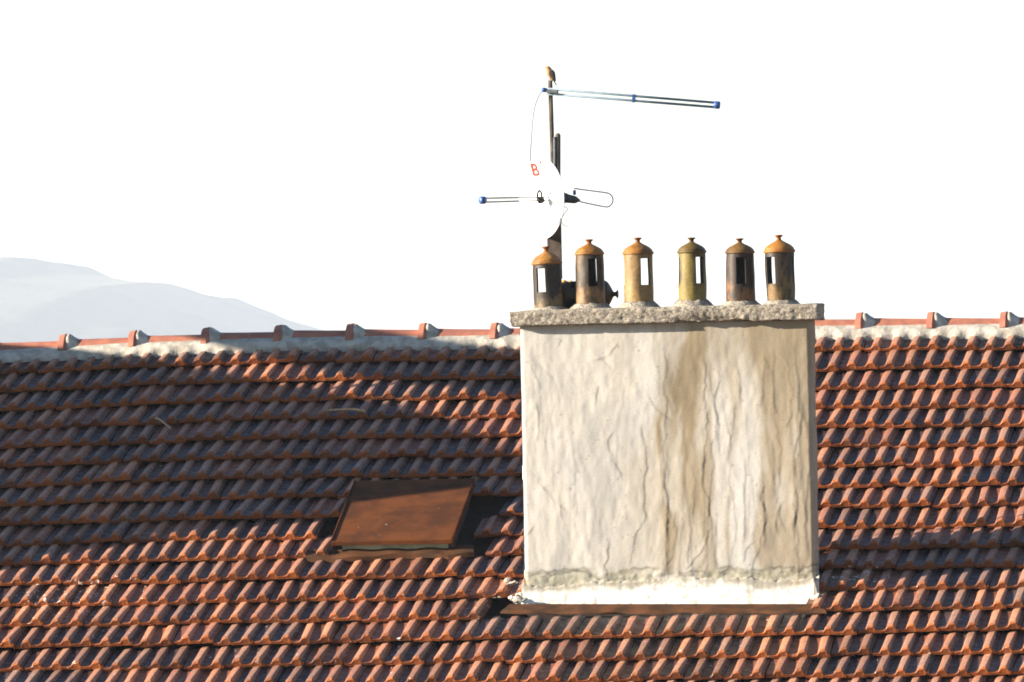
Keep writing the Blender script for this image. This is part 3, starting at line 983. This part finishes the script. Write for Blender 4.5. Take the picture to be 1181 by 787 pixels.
def pot(label, px, base_py, top_py, rim_py, wb, wt, win_deg, body, lid, soot, lean=0.0, yd=0.085, seed=0, loc=None, rot=None):
    """px base pixel centre; win_deg: opening's bearing to the right of the viewer"""
    p = at(px, base_py, yd)
    H = (base_py - rim_py) / SCALE
    hl = (rim_py - top_py) / SCALE
    T = thing('chimney_pot', label, 'chimney pot', p if loc is None else loc, (0, lean, 0) if rot is None else rot, 'clay chimney pots on the chimney cap')
    view = -math.pi / 2 + PSI                      # bearing of the viewer seen from the pot
    wa = view + R(win_deg)
    rb, r2 = wb / SCALE / 2, wt / SCALE / 2
    z0, z1 = H * 0.36, H * 0.91
    me_bm = pot_body_mesh(rb, r2, H, wa, R(19.5), z0, z1, 0.002)
    b = obj('body', me_bm, pot_mat, T)
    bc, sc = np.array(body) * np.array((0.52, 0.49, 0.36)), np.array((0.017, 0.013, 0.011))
    def fb(co):
        ang = np.arctan2(co[:, 1], co[:, 0]); zz = co[:, 2] / H
        nz1 = fbm(np.cos(ang) * 2.2 + seed, np.sin(ang) * 2.2, zz * 2.6, 4, 200 + seed)
        nz2 = fbm(np.cos(ang) * 5 + seed, np.sin(ang) * 5, zz * 9, 4, 220 + seed)
        col = bc[None] * (0.8 + 0.45 * (nz2[:, None] - 0.5) + 0.2)
        near = np.zeros(len(co))
        for q in range(3):
            d = (ang - wa - q * 2 * math.pi / 3 + math.pi) % (2 * math.pi) - math.pi
            near = np.maximum(near, np.exp(-(np.clip(np.abs(d) - 0.38, 0, None) / 0.42) ** 2) * sstep(0.22, 0.45, zz))
        m = np.clip(soot * near * sstep(0.22, 0.45, nz1) * 1.2 + soot * 0.8 * sstep(0.46, 0.62, nz1) + 0.5 * sstep(0.48, 0.66, nz2) * soot + 0.75 * soot ** 2 * sstep(0.22, 0.55, zz + 0.5 * (nz1 - 0.5)), 0, 0.94)
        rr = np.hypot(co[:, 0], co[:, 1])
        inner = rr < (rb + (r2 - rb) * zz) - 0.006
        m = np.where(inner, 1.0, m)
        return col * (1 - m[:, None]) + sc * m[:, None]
    tint_fn(b.data, fb)
    for pl in b.data.polygons:
        pl.use_smooth = False
    bm = bmesh.new()
    rl = r2 + 0.009
    prof = [(0, H - 0.004), (rl - 0.016, H - 0.004), (rl - 0.004, H - 0.002), (rl, H + 0.003), (rl - 0.002, H + 0.009), (rl - 0.006, H + 0.012)]
    hd = hl * 0.70
    for q in np.linspace(0.08, 1, 9):
        rr = np.interp(q, [0, .2, .45, .7, .88, 1], [1, .955, .80, .53, .30, .19]) * (rl - 0.006)
        prof.append((rr, H + 0.012 + (hd - 0.012) * q))
    add_lathe(bm, prof + [(0, H + hd)], 48)
    l_ = obj('lid', bm, pot_mat, T, smooth=True)
    lc = np.array(lid) * np.array((0.50, 0.43, 0.27))
    def fl(co):
        nz1 = fbm(co[:, 0] * 18 + seed, co[:, 1] * 18, co[:, 2] * 18, 4, 240 + seed)
        m = 0.55 * sstep(0.5, 0.75, nz1)
        rim = np.exp(-((co[:, 2] - H - 0.013) / 0.004) ** 2) * 0.4
        m = np.clip(m + rim, 0, 0.8)
        return lc[None] * (1 - m[:, None]) + lc[None] * np.array((0.38, 0.33, 0.32)) * m[:, None]
    tint_fn(l_.data, fl)
    bm = bmesh.new()
    zk = H + hd - 0.004
    kt = H + hl
    prof = [(0.016, zk), (0.0125, zk + (kt - zk) * 0.3), (0.012, zk + (kt - zk) * 0.45), (0.017, zk + (kt - zk) * 0.68), (0.024, zk + (kt - zk) * 0.82), (0.0245, zk + (kt - zk) * 0.92), (0.018, kt), (0, kt + 0.001)]
    add_lathe(bm, [(0, zk)] + prof, 28)
    k_ = obj('knob', bm, pot_mat, l_, smooth=True)
    tint_fn(k_.data, lambda co: np.repeat((lc * np.array((0.72, 0.55, 0.5)))[None], len(co), 0))
    if loc is None:
        # bedding mortar
        bm = bmesh.new()
        ring_p = [(rb + 0.050, -0.045), (rb + 0.034, -0.022), (rb + 0.012, -0.005), (rb + 0.002, 0.004), (rb - 0.02, 0.001)]
        add_lathe(bm, ring_p, 36)
        for v in bm.verts:
            n_ = mnoise.noise(Vector((v.co.x * 28 + seed, v.co.y * 28, seed))) * 0.010
            v.co += Vector((v.co.x * n_ * 3, v.co.y * n_ * 1.5, n_))
        obj('mortar_bed', bm, concrete_mat, T, smooth=True)
    return T


ochre = (0.48, 0.25, 0.075)
pot('soot-blackened chimney pot with an ochre lid, first on the cap end by the antenna mast', 633.5, 355, 284, 304.5, 34, 33, -30, (0.30, 0.215, 0.13), ochre, 0.95, R(-2.0), seed=1)
pot('brown chimney pot with an ochre lid, standing in front of the fallen pot', 681.0, 351, 276, 293.5, 35, 31.5, 13, (0.33, 0.195, 0.10), (0.50, 0.25, 0.07), 0.62, seed=2)
pot('clean pale buff chimney pot with the bright open slot, third from the mast', 737.0, 349, 274, 293, 33.5, 33.5, 29, (0.46, 0.30, 0.155), (0.48, 0.25, 0.08), 0.22, seed=3)
pot('olive-yellow chimney pot with a dark greenish lid', 799.0, 347, 274, 291.5, 32, 31, 36, (0.34, 0.27, 0.085), (0.20, 0.15, 0.06), 0.30, seed=4)
pot('reddish chimney pot with black sooty slot facing front and dull brown lid', 854.5, 348, 275, 292, 33.5, 31.5, 1, (0.33, 0.165, 0.085), (0.27, 0.17, 0.07), 0.95, seed=5)
pot('dark brown chimney pot under a bright orange lid, farthest from the antenna mast', 901.0, 347.5, 271, 291, 32, 34, -42, (0.30, 0.19, 0.095), (0.52, 0.26, 0.065), 0.72, R(-1.0), seed=6)
# the pot that has toppled over behind the first two, knob pointing right
pk = at(713, 337, 0.225)
Lp = (75) / SCALE
tp = pot('dark fallen chimney pot lying on its side behind the upright pots', 0, 75, 0, 18, 32, 31, 60, (0.17, 0.12, 0.08), (0.13, 0.09, 0.06), 0.8,
         loc=(pk.x - Lp, 0.225, ZT + 0.088 + 0.079), rot=(0, R(90), 0), seed=7)
for (px, py, sz, lab) in ((650, 317.5, 0.016, 'larger ochre clay shard lying on the fallen pot'), (657.5, 320, 0.011, 'smaller ochre clay shard beside it on the fallen pot')):
    bm = bmesh.new()
    bmesh.ops.create_icosphere(bm, subdivisions=2, radius=sz)
    for v in bm.verts:
        v.co.z *= 0.62
        v.co *= 1 + 0.25 * mnoise.noise(v.co * 70 + Vector((px, 0, 0)))
    o = obj('clay_shard', bm, pot_mat)
    tint_fn(o.data, lambda co: np.repeat(np.array([[0.5, 0.28, 0.07]]), len(co), 0))
    p = at(px, py, 0.20)
    o.location = (p.x, 0.215, ZT + 0.088 + 0.155)
    tag(o, lab, 'clay shard', 'clay shards on the fallen pot')

# ------------------------------------------------------------------ roof hatch
P1 = Vector((*roof_at(383, 627, 0.09), 0)); P2 = Vector((*roof_at(521, 624, 0.09), 0))
hx0, hs0 = P1.x, (P1.y + P2.y) / 2
hw = P2.x - P1.x
hatch = thing('roof_hatch', 'rusty brown metal roof hatch let into the tiles left of the chimney', 'roof hatch', rp(hx0, hs0, 0.0), (TH, 0, 0))
LL = 0.97
# local frame: x along the eaves, y up the slope, z off the slope
bm = bevel_box((0, 0, 0.085), (hw, LL, 0.103), 0.004, 2, Matrix.Rotation(R(1.2), 4, 'X'))
lid_o = obj('lid', bm, rust_mat, hatch)
bm = bmesh.new()
for lo, hi in (((-0.004, -0.0045, 0.078), (hw + 0.004, 0.0015, 0.0985)), ((-0.006, 0.0016, 0.055), (-0.001, LL, 0.112)), ((hw + 0.001, 0.0016, 0.055), (hw + 0.006, LL, 0.112))):
    add_box(bm, lo, hi, Matrix.Rotation(R(1.2), 4, 'X'))
obj('lid_rim', bm, rust_mat, lid_o)
bm = bmesh.new()
add_box(bm, (0.05, 0.045, -0.05), (hw - 0.03, 0.075, 0.083))
obj('front_curb', bm, green_mat, hatch)
bm = bmesh.new()
add_box(bm, (0.05, 0.0755, -0.05), (0.08, LL - 0.05, 0.082))
add_box(bm, (hw - 0.06, 0.0755, -0.05), (hw - 0.03, LL - 0.05, 0.082))
add_box(bm, (0.0805, LL - 0.08, -0.05), (hw - 0.0605, LL - 0.05, 0.088))
obj('curb', bm, darkm_mat, hatch)
bm = bmesh.new()
# rusty apron below the curb, with a turned-down nose
n = 40
rws = []
for yy_, zz_ in ((0.043, 0.036), (-0.02, 0.033), (-0.062, 0.028), (-0.070, 0.002)):
    rws.append([bm.verts.new((-0.15 + (hw + 0.27) * k / n - 0.10 * yy_, yy_ + 0.03 * (k / n) - 0.02 * math.sin(k * 0.2) * (yy_ < 0) + (0.03 * max(0, k / n - 0.85) / 0.15 if yy_ < -0.05 else 0),
                              zz_ + 0.004 * math.sin(k * 0.7))) for k in range(n + 1)])
for r0, r1 in zip(rws, rws[1:]):
    for k in range(n):
        bm.faces.new((r0[k], r0[k + 1], r1[k + 1], r1[k]))
obj('apron', bm, flash_mat, hatch)

# ------------------------------------------------------------------ antenna mast and what it carries
MY = 0.34
m_top, m_bot = at(634.5, 93, MY), at(642.0, 330, MY)
mb = m_bot + (m_bot - m_top) * 0.85
mast = thing('antenna_mast', 'tall weathered brown antenna mast of clamped tubes rising behind the chimney', 'antenna mast', (mb.x, MY, mb.z))
def rel(p, o):
    return Vector(p) - o.location
bm = bmesh.new()
add_tube(bm, [rel(mb, mast), rel(m_top, mast)], 0.0125, 14)
obj('pole', bm, pole_mat, mast, smooth=True)
s_top, s_bot = at(643.6, 156, MY), at(643.4, 318, MY)
sb = s_bot + (s_bot - s_top) * 1.2
bm = bmesh.new()
add_tube(bm, [rel(sb, mast), rel(s_top, mast), rel(s_top + Vector((-0.002, 0, 0.010)), mast)], [0.0145, 0.0145, 0.009], 14)
obj('brace_tube', bm, pole_mat, mast, smooth=True)
q0, q1 = at(639.6, 158, MY - 0.012), at(640.5, 300, MY - 0.012)
bm = bmesh.new()
add_tube(bm, [rel(q1, mast), rel(q0, mast)], 0.0075, 10)
obj('conduit', bm, galv_mat, mast, smooth=True)
# weathered board that carries the dish, strapped to the mast
b0, b1 = at(639, 256, MY - 0.03), at(639, 322, MY - 0.03)
bm = bevel_box((-0.040, -0.014, b1.z - mast.location.z), (0.040, 0.010, b0.z - mast.location.z), 0.003)
for v in bm.verts:
    v.co.x += b0.x - mast.location.x
    v.co.y -= 0.03
obj('board', bm, pole_mat, mast)
bm = bmesh.new()
for py in (300,):
    p = rel(at(640.5, py, MY), mast)
    add_box(bm, (p.x - 0.045, p.y - 0.020, p.z - 0.009), (p.x + 0.03, p.y + 0.022, p.z + 0.009))
obj('clamp', bm, darkm_mat, mast)
for z_ in (0.12, 0.5):
    bm = bmesh.new()
    add_box(bm, (-0.03, CH_D - MY - 0.004, z_), (0.03, 0.016, z_ + 0.03))
    obj('wall_bracket', bm, darkm_mat, mast)

# long twin-rod antenna across the mast top
AY = MY - 0.022
a_r = at(828, 121, AY); a_l = at(626, 105, AY)
rod = thing('rod_antenna', 'long twin-rod antenna with blue end caps fixed across the mast top', 'antenna', at(636, 106, AY))
for (l, r_) in (((630, 102.5), (827, 118.8)), ((631, 108.3), (827, 124.0))):
    bm = bmesh.new()
    add_tube(bm, [rel(at(*l, AY), rod), rel(at(*r_, AY), rod)], 0.0074, 10)
    obj('rod', bm, alu_mat, rod, smooth=True)
p0, p1 = rel(at(823.5, 121.0, AY), rod), rel(at(830.5, 121.6, AY), rod)
bm = bmesh.new()
add_tube(bm, [p0, p0.lerp(p1, 0.1), p0.lerp(p1, 0.85), p1], [0.017, 0.0215, 0.0215, 0.016], 16)
obj('end_cap', bm, blue_mat, rod, smooth=True)
p0, p1 = rel(at(624.5, 103.6, AY), rod), rel(at(630, 104.2, AY), rod)
bm = bmesh.new()
add_tube(bm, [p0, p0.lerp(p1, 0.3), p1], [0.008, 0.013, 0.013], 14)
obj('end_cap', bm, blue_mat, rod, smooth=True)
bm = bmesh.new()
c0 = rel(at(731, 113.6, AY), rod)
M = Matrix.Translation(c0) @ Matrix.Rotation(R(4.5), 4, 'Y')
add_box(bm, (-0.009, -0.010, -0.024), (0.009, 0.010, 0.024), M)
bmesh.ops.bevel(bm, geom=bm.edges[:], offset=0.003, segments=2, affect='EDGES')
obj('spacer', bm, blue_mat, rod)
bm = bmesh.new()
c0 = rel(at(637, 105.8, AY - 0.004), rod)
M = Matrix.Translation(c0) @ Matrix.Rotation(R(4.5), 4, 'Y')
add_box(bm, (-0.032, -0.014, -0.012), (0.034, 0.008, 0.012), M)
bmesh.ops.bevel(bm, geom=bm.edges[:], offset=0.004, segments=2, affect='EDGES')
obj('clamp', bm, galv_mat, rod)

# pale cable hanging from the antenna to the dish
bm = bmesh.new()
pth = [(626, 104.5), (622, 109), (618, 118), (615, 131), (613.4, 146), (612.4, 162), (611.6, 178), (612.5, 192), (615, 206)]
pts = [at(px, py, AY - 0.004 + 0.06 * max(0, (i - 5)) / 3) for i, (px, py) in enumerate(pth)]
def smooth_path(P, m=6):
    out = []
    for i in range(len(P) - 1):
        a, b, c_, d = P[max(i - 1, 0)], P[i], P[i + 1], P[min(i + 2, len(P) - 1)]
        for k in range(m):
            t_ = k / m
            out.append(0.5 * ((2 * b) + (c_ - a) * t_ + (2 * a - 5 * b + 4 * c_ - d) * t_ ** 2 + (3 * b - a - 3 * c_ + d) * t_ ** 3))
    return out + [P[-1]]
add_tube(bm, smooth_path(pts), 0.0042, 8)
tag(obj('antenna_cable', bm, cable_mat, smooth=True), 'thin pale cable hanging in a curve from the antenna down behind the dish', 'cable')

# satellite dish: local z is its axis
DC = at(624.5, 229.5, 0.18)
DR = 46 / SCALE
v_dir = (CAM - DC).normalized()
right = rt.copy()
ax = (v_dir * math.cos(R(57)) - right * math.sin(R(57)))
ax = (ax + up * -0.02).normalized()
dx = up.cross(ax).normalized()                 # local x (to the right as the dish is faced)
dy = ax.cross(dx).normalized()
MD = Matrix(((dx.x, dy.x, ax.x, DC.x), (dx.y, dy.y, ax.y, DC.y), (dx.z, dy.z, ax.z, DC.z), (0, 0, 0, 1)))
dish = thing('satellite_dish', 'round white satellite dish with red lettering clamped to the mast, facing left', 'satellite dish')
dish.matrix_world = MD
DEP = 0.045
def dz_(r):
    return -DEP * (1 - (r / DR) ** 2)
bm = bmesh.new()
prof = [(0, dz_(0))] + [(r, dz_(r)) for r in np.linspace(0.02, DR, 14)] + [(DR + 0.004, 0.002), (DR + 0.004, -0.006)] + [(r, dz_(r) - 0.007) for r in np.linspace(DR - 0.004, 0.02, 12)] + [(0, dz_(0) - 0.007)]
add_lathe(bm, prof, 64)
refl = obj('reflector', bm, dish_mat, dish, smooth=True)
for ch, ux, uy, sz in (('B', -0.080, 0.160, 0.072), ("'", -0.010, 0.178, 0.06)):
    cu = bpy.data.curves.new('lettering', 'FONT')
    cu.body = ch; cu.size = sz * 1.35; cu.align_x = 'CENTER'; cu.align_y = 'CENTER'; cu.extrude = 0.0012; cu.offset = 0.0028
    to = bpy.data.objects.new('lettering_source', cu)
    COL.objects.link(to)
    bpy.context.view_layer.update()
    me = bpy.data.meshes.new_from_object(to.evaluated_get(bpy.context.evaluated_depsgraph_get()))
    bpy.data.objects.remove(to)
    bpy.data.curves.remove(cu)
    r0 = math.hypot(ux, uy)
    for v in me.vertices:
        X_, Y_ = v.co.x * 1.15 + ux, v.co.y + uy
        v.co = Vector((X_, Y_, dz_(math.hypot(X_, Y_)) + 0.0012 + v.co.z))
    o = obj('lettering', me, red_mat, refl)
# feed: twin rods along the axis, ring at the dish, blue cap at the end
AL = 0.385
fd = bpy.data.objects.new('feed_arm', None)
bm = bmesh.new()
for sy in (0.0085, -0.0085):
    add_tube(bm, [(0.0, sy, dz_(0) + 0.002), (0.0, sy * 1.3, AL)], 0.0042, 8)
feed = obj('feed_arm', bm, galv_mat, dish, smooth=True)
bm = bmesh.new()
add_tube(bm, [(0, 0, AL - 0.012), (0, 0, AL - 0.006), (0, 0, AL + 0.02), (0, 0, AL + 0.026)], [0.016, 0.021, 0.021, 0.014], 16)
obj('end_cap', bm, blue_mat, feed, smooth=True)
bm = bmesh.new()
ringp = [Vector((0.0, 0.0, 0.0)) + Vector((math.cos(a) * 0.022, 0.012 + math.sin(a) * 0.034, 0.012)) for a in np.linspace(0, 2 * math.pi, 25)]
add_tube(bm, ringp[:-1] + [ringp[0]], 0.0062, 8)
obj('feed_ring', bm, black_mat, feed, smooth=True)
bm = bmesh.new()
bmesh.ops.create_uvsphere(bm, u_segments=20, v_segments=12, radius=0.024, matrix=Matrix.Translation((0, -0.008, 0.004)) @ Matrix.Diagonal((1, 0.8, 0.9, 1)))
obj('feed_hub', bm, black_mat, feed, smooth=True)
bm = bmesh.new()
pm = MD.inverted() @ at(641, 232, MY - 0.005)
add_tube(bm, [(0, 0, dz_(0) - 0.008), (0, 0, dz_(0) - 0.05), tuple(pm)], [0.045, 0.026, 0.018], 14)
obj('mount', bm, galv_mat, dish, smooth=True)

# loop antenna to the right of the mast
LY = MY - 0.02
loop = thing('loop_antenna', 'small wire loop antenna with a dark clamp sticking out right of the dish', 'antenna', at(652, 230, LY))
bm = bmesh.new()
pth = [(662, 217.5), (675, 219.3), (690, 221.3), (700, 222.7), (704.5, 225), (706.8, 229), (706.3, 234), (703.5, 237.5), (699.5, 238.9), (690, 237.3), (678, 234.8), (664, 231.6)]
add_tube(bm, smooth_path([rel(at(px, py, LY), loop) for px, py in pth], 4), 0.0035, 8)
obj('wire_loop', bm, alu_mat, loop, smooth=True)
bm = bmesh.new()
c0, c1, c2 = rel(at(644, 227, LY), loop), rel(at(656, 229.5, LY), loop), rel(at(669, 231.5, LY), loop)
add_tube(bm, [c0, c1, c1.lerp(c2, 0.6), c2], [0.036, 0.024, 0.021, 0.005], 12)
obj('clamp', bm, darkm_mat, loop, smooth=True)
bm = bmesh.new()
c0, c1 = rel(at(662.6, 225, LY), loop), rel(at(662.6, 219.5, LY), loop)
add_tube(bm, [c0, c1], 0.0085, 12)
obj('knob', bm, blue_mat, loop, smooth=True)
bm = bmesh.new()
c0 = [rel(at(px, py, LY - 0.01), loop) for px, py in ((646, 232), (650, 238), (655, 241), (652, 245), (648, 252), (649, 259), (655, 261.5))]
add_tube(bm, smooth_path(c0, 4), 0.0022, 6)
obj('loose_wire', bm, cable_mat, loop, smooth=True)

# ------------------------------------------------------------------ bird on the mast top
BP = at(634.5, 92.6, MY)
bird = thing('bird', 'small buff-breasted bird with grey-brown wings perched on the tip of the mast', 'bird', BP)
bird.scale = (1.1, 1.1, 1.1)
def loft(path, n=18):
    """path: (centre x, z, half-length across the body axis in the picture plane, half-depth)"""
    bm = bmesh.new()
    rings = []
    for i, (cx, cz, a, b) in enumerate(path):
        p0 = path[max(i - 1, 0)]; p1 = path[min(i + 1, len(path) - 1)]
        t_ = Vector((p1[0] - p0[0], 0, p1[1] - p0[1])).normalized()
        nrm = Vector((t_.z, 0, -t_.x))
        rings.append([bm.verts.new(Vector((cx, 0, cz)) + nrm * a * math.cos(q) + Vector((0, 1, 0)) * b * math.sin(q)) for q in np.linspace(0, 2 * math.pi, n, endpoint=False)])
    for r0, r1 in zip(rings, rings[1:]):
        for k in range(n):
            bm.faces.new((r0[k], r0[(k + 1) % n], r1[(k + 1) % n], r1[k]))
    bm.faces.new(rings[0]); bm.faces.new(rings[-1][::-1])
    return bm
# from crown to vent, breast towards the left (-x)
body = loft([(-0.0090, 0.0715, 0.002, 0.002), (-0.0092, 0.0695, 0.0085, 0.008), (-0.0095, 0.0640, 0.0118, 0.0112), (-0.0080, 0.0570, 0.0118, 0.0115), (-0.0055, 0.0510, 0.0118, 0.012),
             (-0.0030, 0.0430, 0.0152, 0.0150), (0.0000, 0.0330, 0.0172, 0.0168), (0.0040, 0.0220, 0.0160, 0.0158), (0.0085, 0.0120, 0.0120, 0.012), (0.0130, 0.0030, 0.0075, 0.008), (0.0160, -0.003, 0.005, 0.006)])
obj('body', body, breast_mat, bird, smooth=True)
bm = bmesh.new()
add_tube(bm, [(-0.0195, 0, 0.0640), (-0.024, 0, 0.0628), (-0.0285, 0, 0.0608)], [0.0034, 0.0022, 0.0004], 8)
obj('beak', bm, beak_mat, bird, smooth=True)
for sy in (-1, 1):
    w = loft([(0.002, 0.054, 0.005, 0.0015), (0.0050, 0.046, 0.0115, 0.003), (0.0085, 0.033, 0.0155, 0.0035), (0.0135, 0.020, 0.0125, 0.003), (0.019, 0.008, 0.008, 0.0022), (0.0255, -0.006, 0.0025, 0.001)])
    for v in w.verts:
        v.co.y += sy * (0.0155 - 0.25 * abs(v.co.z - 0.033) * 0.4)
        v.co.x += 0.001
    obj('wing', w, wing_mat, bird, smooth=True)
    bm = bmesh.new()
    bmesh.ops.create_uvsphere(bm, u_segments=10, v_segments=8, radius=0.0018, matrix=Matrix.Translation((-0.0150, sy * 0.0092, 0.0655)))
    obj('eye', bm, beak_mat, bird, smooth=True)
    bm = bmesh.new()
    add_tube(bm, [(0.002, sy * 0.006, 0.014), (0.0, sy * 0.0065, 0.003), (-0.002, sy * 0.0065, 0.0005), (-0.008, sy * 0.007, 0.0006)], [0.002, 0.0012, 0.0012, 0.0008], 6)
    obj('leg', bm, beak_mat, bird, smooth=True)
back = loft([(0.001, 0.063, 0.004, 0.008), (0.0045, 0.052, 0.0060, 0.0105), (0.0105, 0.037, 0.0075, 0.0135), (0.0150, 0.022, 0.006, 0.012), (0.019, 0.008, 0.004, 0.008)])
obj('mantle', back, wing_mat, bird, smooth=True)
tl_ = loft([(0.0135, 0.006, 0.003, 0.006), (0.0210, -0.008, 0.0030, 0.0065), (0.0285, -0.021, 0.0026, 0.0075), (0.0330, -0.0285, 0.0016, 0.007)])
obj('tail', tl_, wing_mat, bird, smooth=True)

# ------------------------------------------------------------------ sticks blown on to the tiles
def stick(label, p0, p1, r_, bendz):
    a, b = rp(*roof_at(*p0, 0.06), 0.058), rp(*roof_at(*p1, 0.06), 0.058)
    mid = a.lerp(b, 0.5) + Vector((0, 0, bendz))
    bm = bmesh.new()
    P = smooth_path([a - a, a.lerp(mid, 0.5) - a + Vector((0, 0, 0.004)), mid - a, b - a], 4)
    add_tube(bm, P, [r_ * (1 - 0.45 * i / len(P)) for i in range(len(P))], 7)
    o = obj('stick', bm, wood_mat)
    o.location = a
    tag(o, label, 'stick', 'dry sticks lying on the roof')
stick('short dry stick lying slanted on the shaded tiles far from the hatch', (180, 482), (197, 494), 0.007, 0.005)
stick('longer pale splinter of wood lying level on the tiles between hatch and ridge', (421, 474), (377, 473), 0.009, 0.008)
